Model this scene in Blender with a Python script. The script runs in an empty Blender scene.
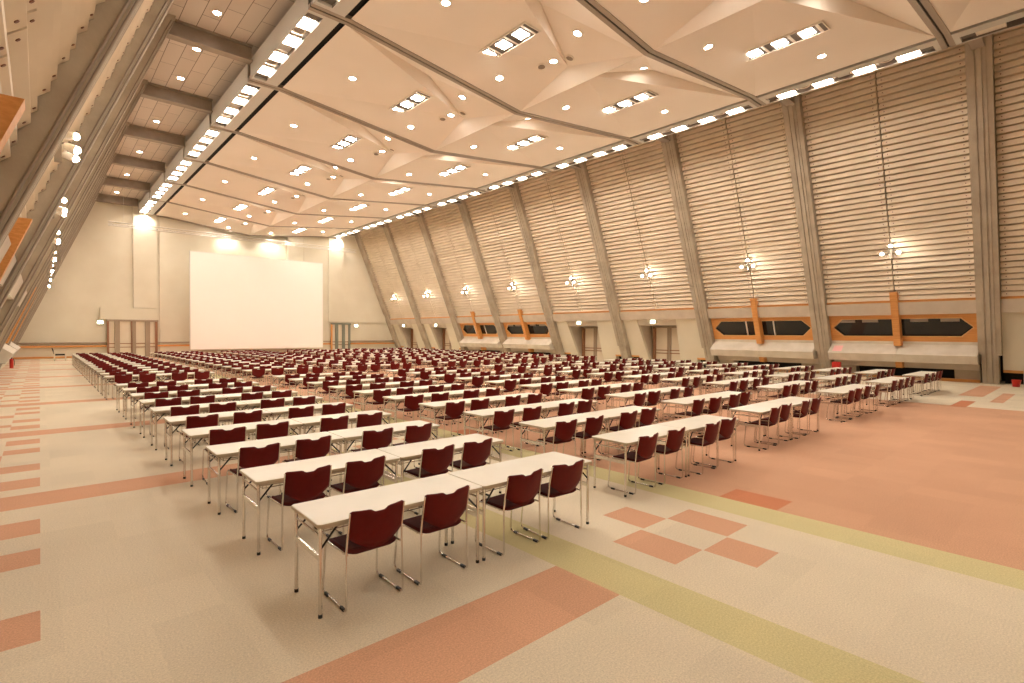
import bpy, bmesh, math, random
from mathutils import Vector, Matrix
random.seed(7)
S = bpy.context.scene
COL = S.collection
PI = math.pi

# ------------------------------------------------------------------ materials
def srgb(r, g, b):
    f = lambda c: (c/255/12.92) if c/255 <= .04045 else ((c/255+.055)/1.055)**2.4
    return (f(r), f(g), f(b), 1)

def base_mat(name, col, rough=.6, metal=0., spec=.5):
    m = bpy.data.materials.new(name); m.use_nodes = True
    b = m.node_tree.nodes['Principled BSDF']
    b.inputs['Base Color'].default_value = col if len(col) == 4 else (*col, 1)
    b.inputs['Roughness'].default_value = rough
    b.inputs['Metallic'].default_value = metal
    b.inputs['Specular IOR Level'].default_value = spec
    return m

def noisy(name, c1, c2, scale, rough=.7, detail=4, bump=0., metal=0., lo=.35, hi=.65, spec=.5, scale_xyz=None, bscale=None):
    """two tone noise on object coordinates, optional bump"""
    m = base_mat(name, c1, rough, metal, spec)
    nt = m.node_tree; N = nt.nodes; Lk = nt.links; b = N['Principled BSDF']
    tc = N.new('ShaderNodeTexCoord'); src = tc.outputs['Object']
    if scale_xyz:
        mp = N.new('ShaderNodeMapping'); mp.inputs['Scale'].default_value = scale_xyz
        Lk.new(src, mp.inputs['Vector']); src = mp.outputs['Vector']
    nz = N.new('ShaderNodeTexNoise'); nz.inputs['Scale'].default_value = scale; nz.inputs['Detail'].default_value = detail
    Lk.new(src, nz.inputs['Vector'])
    rp = N.new('ShaderNodeValToRGB')
    rp.color_ramp.elements[0].position = lo; rp.color_ramp.elements[0].color = c1
    rp.color_ramp.elements[1].position = hi; rp.color_ramp.elements[1].color = c2
    Lk.new(nz.outputs['Fac'], rp.inputs['Fac']); Lk.new(rp.outputs['Color'], b.inputs['Base Color'])
    if bump:
        bp = N.new('ShaderNodeBump'); bp.inputs['Strength'].default_value = bump; bp.inputs['Distance'].default_value = .01
        if bscale:
            n2 = N.new('ShaderNodeTexNoise'); n2.inputs['Scale'].default_value = bscale; n2.inputs['Detail'].default_value = 3
            Lk.new(src, n2.inputs['Vector']); Lk.new(n2.outputs['Fac'], bp.inputs['Height'])
        else:
            Lk.new(nz.outputs['Fac'], bp.inputs['Height'])
        Lk.new(bp.outputs['Normal'], b.inputs['Normal'])
    return m

def emit(name, col, strength):
    m = base_mat(name, (*col, 1), .5)
    b = m.node_tree.nodes['Principled BSDF']
    b.inputs['Emission Color'].default_value = (*col, 1)
    b.inputs['Emission Strength'].default_value = strength
    return m

def mul(c, k): return (min(1, c[0]*k), min(1, c[1]*k), min(1, c[2]*k), 1)

def carpet(name, c):
    """tufted loop carpet: fine speckle plus large tile to tile change of tone"""
    m = base_mat(name, c, .95, 0, .1)
    nt = m.node_tree; N = nt.nodes; Lk = nt.links; b = N['Principled BSDF']
    tc = N.new('ShaderNodeTexCoord')
    nz = N.new('ShaderNodeTexNoise'); nz.inputs['Scale'].default_value = 75; nz.inputs['Detail'].default_value = 5; nz.inputs['Roughness'].default_value = .8
    Lk.new(tc.outputs['Object'], nz.inputs['Vector'])
    n2 = N.new('ShaderNodeTexNoise'); n2.inputs['Scale'].default_value = .55; n2.inputs['Detail'].default_value = 3
    Lk.new(tc.outputs['Object'], n2.inputs['Vector'])
    br = N.new('ShaderNodeTexBrick'); br.inputs['Scale'].default_value = 1; br.inputs['Brick Width'].default_value = .47; br.inputs['Row Height'].default_value = .7
    br.offset = 0; br.inputs['Mortar Size'].default_value = .0; br.inputs['Bias'].default_value = 0
    br.inputs['Color1'].default_value = (.96, .96, .96, 1); br.inputs['Color2'].default_value = (1.02, 1.02, 1.02, 1)
    Lk.new(tc.outputs['Object'], br.inputs['Vector'])
    r1 = N.new('ShaderNodeMapRange'); r1.inputs['From Min'].default_value = .3; r1.inputs['From Max'].default_value = .7
    r1.inputs['To Min'].default_value = .74; r1.inputs['To Max'].default_value = 1.25
    Lk.new(nz.outputs['Fac'], r1.inputs['Value'])
    r2 = N.new('ShaderNodeMapRange'); r2.inputs['From Min'].default_value = .3; r2.inputs['From Max'].default_value = .7
    r2.inputs['To Min'].default_value = .95; r2.inputs['To Max'].default_value = 1.05
    Lk.new(n2.outputs['Fac'], r2.inputs['Value'])
    mm = N.new('ShaderNodeMath'); mm.operation = 'MULTIPLY'
    Lk.new(r1.outputs[0], mm.inputs[0]); Lk.new(r2.outputs[0], mm.inputs[1])
    v1 = N.new('ShaderNodeVectorMath'); v1.operation = 'SCALE'
    rgb = N.new('ShaderNodeRGB'); rgb.outputs[0].default_value = c
    Lk.new(rgb.outputs[0], v1.inputs[0]); Lk.new(mm.outputs[0], v1.inputs['Scale'])
    v2 = N.new('ShaderNodeVectorMath'); v2.operation = 'MULTIPLY'
    Lk.new(v1.outputs[0], v2.inputs[0]); Lk.new(br.outputs['Color'], v2.inputs[1])
    Lk.new(v2.outputs[0], b.inputs['Base Color'])
    bp = N.new('ShaderNodeBump'); bp.inputs['Strength'].default_value = .35; bp.inputs['Distance'].default_value = .004
    Lk.new(nz.outputs['Fac'], bp.inputs['Height']); Lk.new(bp.outputs['Normal'], b.inputs['Normal'])
    return m

def plank_mat():
    m = base_mat('ceiling_planks', srgb(205, 190, 175), .6)
    nt = m.node_tree; N = nt.nodes; Lk = nt.links; b = N['Principled BSDF']
    tc = N.new('ShaderNodeTexCoord'); mp = N.new('ShaderNodeMapping'); mp.inputs['Rotation'].default_value = (0, 0, PI/2)
    Lk.new(tc.outputs['Object'], mp.inputs['Vector'])
    br = N.new('ShaderNodeTexBrick'); br.inputs['Scale'].default_value = 1; br.inputs['Brick Width'].default_value = 1.9; br.inputs['Row Height'].default_value = .55
    br.inputs['Mortar Size'].default_value = .012
    br.inputs['Color1'].default_value = srgb(212, 198, 184); br.inputs['Color2'].default_value = srgb(204, 190, 176); br.inputs['Mortar'].default_value = srgb(120, 105, 92)
    Lk.new(mp.outputs['Vector'], br.inputs['Vector']); Lk.new(br.outputs['Color'], b.inputs['Base Color'])
    return m

def grain(name, c1, c2, rough=.45):
    m = base_mat(name, c1, rough)
    nt = m.node_tree; N = nt.nodes; Lk = nt.links; b = N['Principled BSDF']
    tc = N.new('ShaderNodeTexCoord'); mp = N.new('ShaderNodeMapping'); mp.inputs['Scale'].default_value = (6, .7, 14)
    Lk.new(tc.outputs['Object'], mp.inputs['Vector'])
    nz = N.new('ShaderNodeTexNoise'); nz.inputs['Scale'].default_value = 2; nz.inputs['Detail'].default_value = 5; nz.inputs['Distortion'].default_value = .6
    Lk.new(mp.outputs['Vector'], nz.inputs['Vector'])
    rp = N.new('ShaderNodeValToRGB'); rp.color_ramp.elements[0].color = c1; rp.color_ramp.elements[1].color = c2
    rp.color_ramp.elements[0].position = .3; rp.color_ramp.elements[1].position = .7
    Lk.new(nz.outputs['Fac'], rp.inputs['Fac']); Lk.new(rp.outputs['Color'], b.inputs['Base Color'])
    return m

M = {}
M['beige'] = carpet('carpet_beige', srgb(222, 210, 186))
M['salmon'] = carpet('carpet_salmon', srgb(214, 168, 138))
M['green'] = carpet('carpet_green', srgb(210, 200, 152))
M['rust'] = carpet('carpet_rust', srgb(202, 134, 100))
M['pink'] = carpet('carpet_pink', srgb(208, 164, 134))
M['concrete'] = noisy('board_marked_concrete', srgb(166, 152, 132), srgb(190, 178, 158), 1.3, .85, 8, .25, lo=.3, hi=.7, bscale=18)
M['concrete_lt'] = noisy('pale_concrete', srgb(208, 198, 180), srgb(220, 211, 195), 1.8, .8, 6, .15, bscale=25)
M['beamconc'] = noisy('band_concrete', srgb(192, 178, 160), srgb(203, 190, 172), 1.5, .8, 5, .1)
M['slat'] = noisy('slat_board', srgb(217, 200, 175), srgb(226, 210, 186), .9, .6, 4)
M['bolt'] = base_mat('slat_bolt', srgb(120, 70, 48), .5)
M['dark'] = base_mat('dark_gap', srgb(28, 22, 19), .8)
M['ceil'] = noisy('ceiling_plaster', srgb(234, 224, 210), srgb(238, 228, 215), .4, .7, 2)
M['plank'] = plank_mat()
M['steel'] = noisy('painted_steel', srgb(150, 134, 118), srgb(160, 145, 128), 2, .5, 3)
M['channel'] = base_mat('joint_channel', srgb(158, 145, 130), .45, .2)
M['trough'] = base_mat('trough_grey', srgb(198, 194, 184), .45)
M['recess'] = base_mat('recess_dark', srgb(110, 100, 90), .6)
M['wall'] = noisy('wall_paint', srgb(214, 205, 184), srgb(219, 211, 191), .6, .75, 3)
M['wood'] = grain('orange_wood', srgb(206, 140, 74), srgb(224, 160, 92))
M['woodrim'] = grain('pale_wood', srgb(220, 170, 110), srgb(232, 186, 128))
M['brown'] = grain('brown_wood', srgb(140, 96, 66), srgb(156, 110, 78))
M['stile'] = base_mat('door_stile', srgb(160, 140, 118), .5)
M['leaf'] = noisy('door_cream', srgb(216, 202, 178), srgb(221, 208, 186), 1.2, .6)
M['screen'] = base_mat('screen_cloth', srgb(250, 246, 240), .9, 0, .1)
M['laminate'] = noisy('table_laminate', srgb(232, 228, 214), srgb(236, 232, 219), 3, .35, 2)
M['edge'] = base_mat('table_edge', srgb(205, 190, 165), .5)
M['chrome'] = base_mat('chrome_tube', (.80, .77, .72, 1), .22, 1)
M['black'] = base_mat('black_plastic', srgb(24, 22, 22), .5)
M['maroon'] = noisy('maroon_shell', srgb(100, 8, 7), srgb(106, 9, 8), 20, .5, 2, spec=.25)
M['maroon_d'] = noisy('maroon_fabric', srgb(78, 8, 8), srgb(88, 11, 10), 90, .9, 3, .2)
M['trim'] = base_mat('light_trim', srgb(235, 225, 210), .4)
M['speaker'] = base_mat('speaker_grille', srgb(150, 136, 120), .7)
M['red'] = base_mat('red_paint', srgb(190, 40, 28), .4)
M['pinksign'] = base_mat('pink_paper', srgb(245, 190, 185), .7)
M['truss'] = base_mat('truss_metal', (.75, .72, .66, 1), .35, .8)
M['lamp'] = emit('trough_lamp_light', (1.0, .915, .81), 14)
M['down'] = emit('downlight_light', (1.0, .915, .81), 32)
M['tri'] = emit('triple_light', (1.0, .915, .81), 24)
M['spot'] = emit('spot_light', (1.0, .93, .82), 90)
M['exit'] = emit('exit_light', (.80, 1.0, .80), 5)
gl = base_mat('dark_window_glass', (.012, .010, .009, 1), .06)
M['glass'] = gl
M['paneblock'] = base_mat('pane_block_grey', srgb(150, 140, 128), .7)

# ------------------------------------------------------------------ mesh builder
class MB:
    def __init__(s): s.v = []; s.f = []; s.m = []; s.sm = []
    def add(s, vs, fs, mi=0, smooth=False):
        o = len(s.v); s.v += [tuple(v) for v in vs]
        for f in fs: s.f.append([i+o for i in f]); s.m.append(mi); s.sm.append(smooth)
    def hexa(s, p, mi=0):
        """8 points: 0-3 bottom ring, 4-7 top ring"""
        s.add(p, [(3,2,1,0), (4,5,6,7), (0,1,5,4), (1,2,6,5), (2,3,7,6), (3,0,4,7)], mi)
    def box(s, x0, x1, y0, y1, z0, z1, mi=0):
        s.hexa([(x0,y0,z0),(x1,y0,z0),(x1,y1,z0),(x0,y1,z0),(x0,y0,z1),(x1,y0,z1),(x1,y1,z1),(x0,y1,z1)], mi)
    def quad(s, a, b, c, d, mi=0): s.add([a,b,c,d], [(0,1,2,3)], mi)
    def tube(s, pts, r, n=6, mi=0, cap=True):
        pts = [Vector(p) for p in pts]; rings = []; prev = None
        for i, p in enumerate(pts):
            a = pts[max(i-1, 0)]; b = pts[min(i+1, len(pts)-1)]
            t = (b-a).normalized()
            if prev is None:
                up = Vector((0,0,1)) if abs(t.z) < .9 else Vector((0,1,0))
                u = t.cross(up).normalized()
            else:
                u = (prev - t*prev.dot(t)).normalized()
            prev = u; w = t.cross(u)
            rings.append([p + r*(math.cos(2*PI*k/n)*u + math.sin(2*PI*k/n)*w) for k in range(n)])
        vs = [v for R in rings for v in R]; fs = []
        for i in range(len(pts)-1):
            for k in range(n):
                k2 = (k+1) % n
                fs.append((i*n+k, i*n+k2, (i+1)*n+k2, (i+1)*n+k))
        s.add(vs, fs, mi, True)
        if cap:
            s.add(rings[0], [tuple(range(n))[::-1]], mi); s.add(rings[-1], [tuple(range(n))], mi)
    def disc(s, c, nrm, r, n=16, mi=0, h=0.0):
        c = Vector(c); nrm = Vector(nrm).normalized()
        up = Vector((0,1,0)) if abs(nrm.y) < .9 else Vector((1,0,0))
        u = nrm.cross(up).normalized(); w = nrm.cross(u)
        ring = [c + r*(math.cos(2*PI*k/n)*u + math.sin(2*PI*k/n)*w) for k in range(n)]
        s.add(ring, [tuple(range(n))], mi)
        if h:
            r2 = [p - nrm*h for p in ring]
            s.add(ring + r2, [(k, k+n, (k+1) % n+n, (k+1) % n) for k in range(n)], mi, True)
            s.add(r2, [tuple(range(n))[::-1]], mi)
    def ringdisc(s, c, nrm, r0, r1, n=16, mi=0, h=0.015):
        c = Vector(c); nrm = Vector(nrm).normalized()
        up = Vector((0,1,0)) if abs(nrm.y) < .9 else Vector((1,0,0))
        u = nrm.cross(up).normalized(); w = nrm.cross(u)
        R = lambda r, d: [c + nrm*d + r*(math.cos(2*PI*k/n)*u + math.sin(2*PI*k/n)*w) for k in range(n)]
        rings = [R(r0, -.02), R(r0, h), R(r1, h*.6), R(r1, -.02)]
        vs = [v for q in rings for v in q]; fs = []
        for i in range(3):
            for k in range(n):
                k2 = (k+1) % n; fs.append((i*n+k, i*n+k2, (i+1)*n+k2, (i+1)*n+k))
        s.add(vs, fs, mi, True)
    def mesh(s, name, mats, recalc=True):
        me = bpy.data.meshes.new(name); me.from_pydata(s.v, [], s.f)
        for m in mats: me.materials.append(m)
        for p, mi, sm in zip(me.polygons, s.m, s.sm): p.material_index = mi; p.use_smooth = sm
        if recalc:
            bm = bmesh.new(); bm.from_mesh(me); bmesh.ops.recalc_face_normals(bm, faces=bm.faces); bm.to_mesh(me); bm.free()
        me.update(); return me
    def build(s, name, mats, parent=None, recalc=True):
        if not isinstance(mats, (list, tuple)): mats = [mats]
        return link(name, s.mesh(name, mats, recalc), parent)

def link(name, me, parent=None):
    o = bpy.data.objects.new(name, me); COL.objects.link(o)
    if parent is not None:
        o.parent = parent
        o.location = -parent.location if parent.rotation_euler.z == 0 else o.location
    return o

def tag(o, label, cat, group=None, kind=None):
    o['label'] = label; o['category'] = cat
    if group: o['group'] = group
    if kind: o['kind'] = kind
    return o

def empty(name, loc=(0,0,0), rz=0):
    o = bpy.data.objects.new(name, None); COL.objects.link(o); o.location = loc; o.rotation_euler = (0,0,rz)
    o.empty_display_size = .1
    return o

def local(name, mb, mats, parent):
    """child whose mesh is already in the parent's own coordinates"""
    if not isinstance(mats, (list, tuple)): mats = [mats]
    o = bpy.data.objects.new(name, mb.mesh(name, mats)); COL.objects.link(o); o.parent = parent
    return o

def copy_tree(root, loc, rz=0, cache={}):
    r = root.copy(); COL.objects.link(r); r.location = loc; r.rotation_euler = (0,0,rz)
    for ch in list(root.children):
        c = ch.copy(); COL.objects.link(c); c.parent = r
        for g in list(ch.children):
            d = g.copy(); COL.objects.link(d); d.parent = c
    return r

ORD = ['zeroth','first','second','third','fourth','fifth','sixth','seventh','eighth','ninth','tenth','eleventh','twelfth','thirteenth',
       'fourteenth','fifteenth','sixteenth','seventeenth','eighteenth','nineteenth','twentieth','twenty-first','twenty-second',
       'twenty-third','twenty-fourth','twenty-fifth','twenty-sixth','twenty-seventh','twenty-eighth']

# ------------------------------------------------------------------ layout numbers (metres)
PITCH = 6.28
COLY = lambda k: -.63 + PITCH*k - (.13 if k == 0 else 0)              # column centres along the hall
GRV = lambda k: -.25 + PITCH*k               # ceiling joint channels
YF = 50.0                                    # screen wall
YB = -14.0                                   # wall behind the camera
KS = range(-1, 9)                            # columns
XR, SR = 29.40, .41                          # window wall slat plane x = XR - SR z
XL, SL = -3.60, .405                         # aisle wall slat plane x = XL + SL z
def wp(side, y, z, n):
    return (XR - SR*z - n, y, z) if side > 0 else (XL + SL*z + n, y, z)
def wbox(mb, side, y0, y1, z0, z1, n0, n1, mi=0, n0t=None, n1t=None):
    a = n0 if n0t is None else n0t; b = n1 if n1t is None else n1t
    mb.hexa([wp(side,y0,z0,n0), wp(side,y1,z0,n0), wp(side,y1,z0,n1), wp(side,y0,z0,n1),
             wp(side,y0,z1,a), wp(side,y1,z1,a), wp(side,y1,z1,b), wp(side,y0,z1,b)], mi)
SIDE = {1: 'window wall', -1: 'aisle wall'}
def bay_label(k): return ORD[8-k] + ' bay from screen'      # k = 7 is the bay at the screen

# ------------------------------------------------------------------ floor
def build_floor():
    X0, X1 = -6.0, 33.0
    rects = []       # (x0,x1,y0,y1,mat) later ones win
    rects.append((4.97, 18.7, -12, 49.9, 'pink'))
    rects.append((1.92, 2.42, -12, 49.9, 'green'))
    rects.append((4.47, 4.97, -12, 49.9, 'green'))
    bands = [-6.8, -.9, 5.02, 10.8, 16.63, 22.5, 28.4, 34.3, 40.2, 46.1]
    for i, b in enumerate(bands):
        rects.append((-3.1, 1.92, b-.35, b+.35, 'salmon'))
        rects.append((4.98, 5.47, b-.36, b+.35, 'rust'))
        rects.append((18.45, 20.5, b-.36, b-.0, 'rust'))
        rects.append((22.3, 27.7, b-.33, b+.33, 'salmon'))
        rects.append((20.6, 24.4, b-.98, b-.66, 'salmon'))
        rects.append((21.6, 25.4, b-1.7, b-1.4, 'salmon'))
        rects.append((3.29, 3.74, b+.35, b+.9, 'salmon'))
        rects.append((3.75, 4.23, b-.35, b+.35, 'salmon'))
        rects.append((2.75, 3.24, b-.35, b+.35, 'salmon'))
        rects.append((3.24, 3.73, b-.87, b-.36, 'salmon'))
        A = [(1.87,2.39), (3.44,3.91), (4.41,5.0)] if i else []
        for s0, s1 in ((1.87,2.39), (3.44,3.91), (4.41,4.98)):
            rects.append((-2.0, -1.53, b+s0, b+s1, 'salmon'))
        rects.append((-2.0, -1.53, b+.72, b+1.3, 'salmon') if i > 1 else (-2.0, -1.53, b+1.0, b+1.0001, 'salmon'))
        for s0, s1 in ((.5,1.0), (2.0,2.9), (3.5,4.1), (4.5,4.9)):
            rects.append((-3.1, -2.4, b+s0, b+s1, 'salmon'))
        rects.append((-2.4, -2.0, b+2.9, b+3.4, 'salmon'))
        rects.append((-2.4, -2.0, b+1.2, b+1.6, 'salmon'))
    xs = sorted(set([X0, X1] + [v for r in rects for v in r[:2]]))
    ys = sorted(set([YB, YF+1.5] + [v for r in rects for v in r[2:4]]))
    names = ['beige','salmon','green','rust','pink']
    mb = MB()
    idx = {}
    for j, y in enumerate(ys):
        for i, x in enumerate(xs): idx[i,j] = len(mb.v); mb.v.append((x,y,0))
    for j in range(len(ys)-1):
        for i in range(len(xs)-1):
            cx, cy = (xs[i]+xs[i+1])/2, (ys[j]+ys[j+1])/2
            m = 'beige'
            for r in rects:
                if r[0] < cx < r[1] and r[2] < cy < r[3]: m = r[4]
            mb.f.append([idx[i,j], idx[i+1,j], idx[i+1,j+1], idx[i,j+1]]); mb.m.append(names.index(m)); mb.sm.append(False)
    o = mb.build('floor', [M[n] for n in names])
    tag(o, 'beige carpet floor with salmon, pink and green tile bands', 'floor', kind='structure')
build_floor()

# ------------------------------------------------------------------ leaning columns
def column(side, k):
    yc = COLY(k)
    prof = [(-.37,-.3),(-.37,.385),(-.20,.385),(-.20,.42),(-.12,.42),(-.12,.37),(-.07,.37),(-.07,.42),
            (.07,.42),(.07,.37),(.12,.37),(.12,.42),(.20,.42),(.20,.385),(.37,.385),(.37,-.3)]
    core = [(-.27,-.3),(-.27,.385),(-.20,.385)] + prof[3:13] + [(.20,.385),(.27,.385),(.27,-.3)]
    mb = MB(); n = len(prof)
    top = 13.3
    zs = [0, 1.25] ; 
    for pr, z0, z1 in ((core, 0, 1.25), (prof, 1.25, top)):
        a = [wp(side, yc+p[0], z0, p[1]) for p in pr]; b = [wp(side, yc+p[0], z1, p[1]) for p in pr]
        mb.add(a+b, [(i, (i+1) % n, (i+1) % n+n, i+n) for i in range(n)])
        mb.add(a, [tuple(range(n))]); mb.add(b, [tuple(range(n))])
    o = mb.build('leaning_column', M['concrete'])
    tag(o, 'leaning fluted concrete column on %s, %s from screen' % (SIDE[side], ORD[9-k]), 'column', 'leaning columns of the %s' % SIDE[side], 'structure')
    if side < 0:      # cable conduits along the near corner of the aisle side columns
        for dn, yy in ((.41, -.37), (.33, -.395)):
            c = MB(); c.tube([wp(side, yc+yy, 1.3, dn), wp(side, yc+yy, 7, dn), wp(side, yc+yy, 12.9, dn)], .02, 6)
            c.build('conduit', M['channel'], o)
for side in (1, -1):
    for k in KS: column(side, k)

# ------------------------------------------------------------------ slatted wall panels
def slat_panel(side, y0, y1, zb, zt, k, half):
    ph = .23; mb = MB(); z = zb; i = 0; n = 0.02
    d0 = -.16
    prof = []
    sl = SR if side > 0 else SL
    # plumb faces with stepped undersides: n is measured from the leaning plane, so a plumb face loses n as z rises
    while z < zt - .05:
        st = (.110 if i % 2 == 0 else .0785) if side > 0 else (.125 if i % 2 == 0 else .0635)
        h = min(ph, zt - z)
        x = n + st                       # step outwards
        if side > 0: prof += [(z-.045, n - .14), (z+.006, n - .14), (z, x), (z+h-.045, x - sl*(h-.045))]
        else:        # boards with sloping undersides
            dz = st*.85; prof += [(z, n), (z+dz, x - sl*dz)]
        n = x - sl*h
        z += h; i += 1
    a = [wp(side, y0, zz, nn) for zz, nn in prof]; b = [wp(side, y1, zz, nn) for zz, nn in prof]
    m = len(prof)
    mb.add(a+b, [(j, j+1, j+1+m, j+m) for j in range(m-1)], 0)
    # closed ends and back
    for P, yy in ((a, y0), (b, y1)):
        for j in range(0, m-1):
            zz0, zz1 = prof[j][0], prof[j+1][0]
            mb.add([P[j], P[j+1], wp(side, yy, zz1, d0), wp(side, yy, zz0, d0)], [(0,1,2,3)], 0)
    mb.add([wp(side,y0,zb,d0), wp(side,y1,zb,d0), wp(side,y1,zt,d0), wp(side,y0,zt,d0)], [(0,1,2,3)], 0)
    # bolts
    for j in range(0, m, 4 if side > 0 else 2):
        if side > 0: zc, nc = prof[j+2]; zm = zc + .10; nm = nc - sl*.10 + .006
        else: zm = (prof[j][0]+prof[j+1][0])/2; nm = (prof[j][1]+prof[j+1][1])/2
        for yy in (y0+.16, y1-.16):
            c = Vector(wp(side, yy, zm, nm))
            if side > 0: mb.disc(c, (-side, 0, 0), .022, 6, 1, .012)
            else:
                d = Vector((.65, 0, -.76)); mb.disc(c + d*.008, d, .022, 6, 1, .012)
    o = mb.build('slat_panel', [M['slat'], M['bolt']])
    tag(o, 'tan horizontal slat panel on %s, %s half of %s' % (SIDE[side], half, bay_label(k)), 'wall panel', 'slat panels of the %s' % SIDE[side], 'structure')

for side in (1, -1):
    zb = 3.69
    for k in range(-1, 8):
        ya, yb = COLY(k)+.39, COLY(k+1)-.39; ym = (ya+yb)/2
        slat_panel(side, ya, ym-.025, zb, 13.12, k, 'rear')
        slat_panel(side, ym+.025, yb, zb, 13.12, k, 'screen')

# solid leaning wall behind slats, and lower band
for side, nm in ((1, 'wall_right'), (-1, 'wall_left')):
    mb = MB()
    for k in range(-3, 8):
        wbox(mb, side, max(COLY(k), YB), COLY(k+1) if k < 7 else YF+.6, 3.0, 13.6, -.6, -.25)
        wbox(mb, side, max(COLY(k), YB), COLY(k+1) if k < 7 else YF+.6, 0, 3.0, -2.5, -2.3)
    o = mb.build(nm, M['dark'])
    tag(o, 'dark backing of the leaning %s behind its slats' % SIDE[side], 'wall', kind='structure')

# ------------------------------------------------------------------ lower wall bays
WINDOWS = {0, 1, 4, 5}
nwin = 0; ndoor = 0
def window_bay(side, k):
    global nwin
    dz = 0
    ya, yb = COLY(k)+.38, COLY(k+1)-.38; ym = (ya+yb)/2
    mb = MB(); wbox(mb, side, ya, yb, 3.03+dz, 3.58+dz, -.3, .28)
    o = mb.build('concrete_band', M['beamconc']); tag(o, 'tan concrete band above the window on %s, %s' % (SIDE[side], bay_label(k)), 'wall', kind='structure')
    mb = MB(); wbox(mb, side, ya, yb, 3.58+dz, 3.69+dz, -.3, .10)
    w = mb.build('sill_strip', M['wood'], o)
    nwin += 1
    root = empty('window_%d' % nwin, wp(side, ym, 1.8+dz, 0))
    tag(root, 'orange-framed hexagonal window on %s, %s' % (SIDE[side], bay_label(k)), 'window', kind='structure')
    z0, z1 = 1.80+dz, 3.03+dz; h0, h1 = 2.02+dz, 2.87+dz; hm = (h0+h1)/2
    ha, hb = ya+.10, yb-.10; cut = .42
    f = MB()
    for n0 in (.02, -.10):
        O = [wp(side,ya,z0,n0), wp(side,yb,z0,n0), wp(side,yb,z1,n0), wp(side,ya,z1,n0)]
        H = [wp(side,ha+cut,h0,n0), wp(side,hb-cut,h0,n0), wp(side,hb,hm,n0), wp(side,hb-cut,h1,n0), wp(side,ha+cut,h1,n0), wp(side,ha,hm,n0)]
        f.add(O+H, [(0,1,5,4), (1,2,7,6), (1,6,5), (2,3,8,7), (3,0,9), (0,4,9), (3,9,8)])
        if n0 == .02: H0 = H
        else: f.add(H0+H, [(i, (i+1) % 6, (i+1) % 6+6, i+6) for i in range(6)])
    f.build('window_frame', M['wood'], root, recalc=False)
    p = MB(); p.add([wp(side,ha+cut,h0,-.09), wp(side,hb-cut,h0,-.09), wp(side,hb,hm,-.09), wp(side,hb-cut,h1,-.09), wp(side,ha+cut,h1,-.09), wp(side,ha,hm,-.09)], [(0,1,2,3,4,5)])
    p.build('pane', M['glass'], root)
    r = MB()
    H1 = [(ha+cut,h0), (hb-cut,h0), (hb,hm), (hb-cut,h1), (ha+cut,h1), (ha,hm)]
    cy = (ha+hb)/2
    for i in range(6):
        (y0_,z0_), (y1_,z1_) = H1[i], H1[(i+1) % 6]
        sh = lambda y, z: (y+(cy-y)*.018, z+(hm-z)*.08)
        a, b = sh(y0_,z0_), sh(y1_,z1_)
        r.add([wp(side,y0_,z0_,.03), wp(side,y1_,z1_,.03), wp(side,b[0],b[1],.03), wp(side,a[0],a[1],.03)], [(0,1,2,3)])
        r.add([wp(side,b[0],b[1],.03), wp(side,a[0],a[1],.03), wp(side,a[0],a[1],-.08), wp(side,b[0],b[1],-.08)], [(0,1,2,3)])
    r.build('window_trim', M['woodrim'], root, recalc=False)
    if k in (1, 5):
        for yy in (ym-.75, ym+.75):
            b = MB(); wbox(b, side, yy-.03, yy+.03, h0, h1, -.085, -.03); b.build('mullion', M['trim'], root)
    else:
        for yy in (ya+.95, ya+2.05, yb-1.7, yb-.75):
            b = MB(); wbox(b, side, yy-.35, yy+.30, h1-.17, h1-.02, -.085, -.03); b.build('pane_block', M['paneblock'], root)  # plain grey blocks added against the upper edge of the pane
    # wooden post
    po = MB(); wbox(po, side, ym-.14, ym+.14, 1.58+dz, 4.05+dz, -.05, .42, n1t=.36)
    po.build('window_post', M['wood'], root)
    # concrete ledge
    L = MB(); ea, eb = ya-.02, yb+.02
    pr = [(1.80+dz,-.3), (1.80+dz,.015), (1.66+dz,.03), (1.20+dz,.80), (.84+dz,.74), (.84+dz,-.6)]
    for q0, q1 in ((ea, ym-.006), (ym+.006, eb)):
        A = [wp(side,q0,z,n) for z, n in pr]; B = [wp(side,q1,z,n) for z, n in pr]; n5 = 6
        L.add(A+B, [(i, (i+1) % n5, (i+1) % n5+n5, i+n5) for i in range(n5)]); L.add(A, [(0,1,2,3,4,5)]); L.add(B, [(5,4,3,2,1,0)])
    lo = L.build('concrete_ledge', M['concrete_lt']); tag(lo, 'pale concrete ledge under the window on %s, %s' % (SIDE[side], bay_label(k)), 'ledge', kind='structure')
    b = MB(); wbox(b, side, ya, yb, .55+(dz*.3), .84+dz, -.3, .05)
    b.build('recess_band', M['beamconc'], lo)
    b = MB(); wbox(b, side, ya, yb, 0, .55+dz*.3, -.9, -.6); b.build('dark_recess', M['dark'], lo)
    b = MB(); wbox(b, side, ya, yb, 0, .13, -.05, .16); b.build('plinth_strip', M['wood'], lo)
    b = MB(); wbox(b, side, ym-.13, ym+.13, .55+dz*.3, .84+dz, .0, .45); b.build('post_foot', M['wood'], lo)
    for yy in (ya+.45, yb-.45):
        b = MB(); wbox(b, side, yy-.47, yy+.42, .0, .55+dz*.3, -.6, -.02); b.build('recess_block', M['concrete'], lo)

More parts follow.
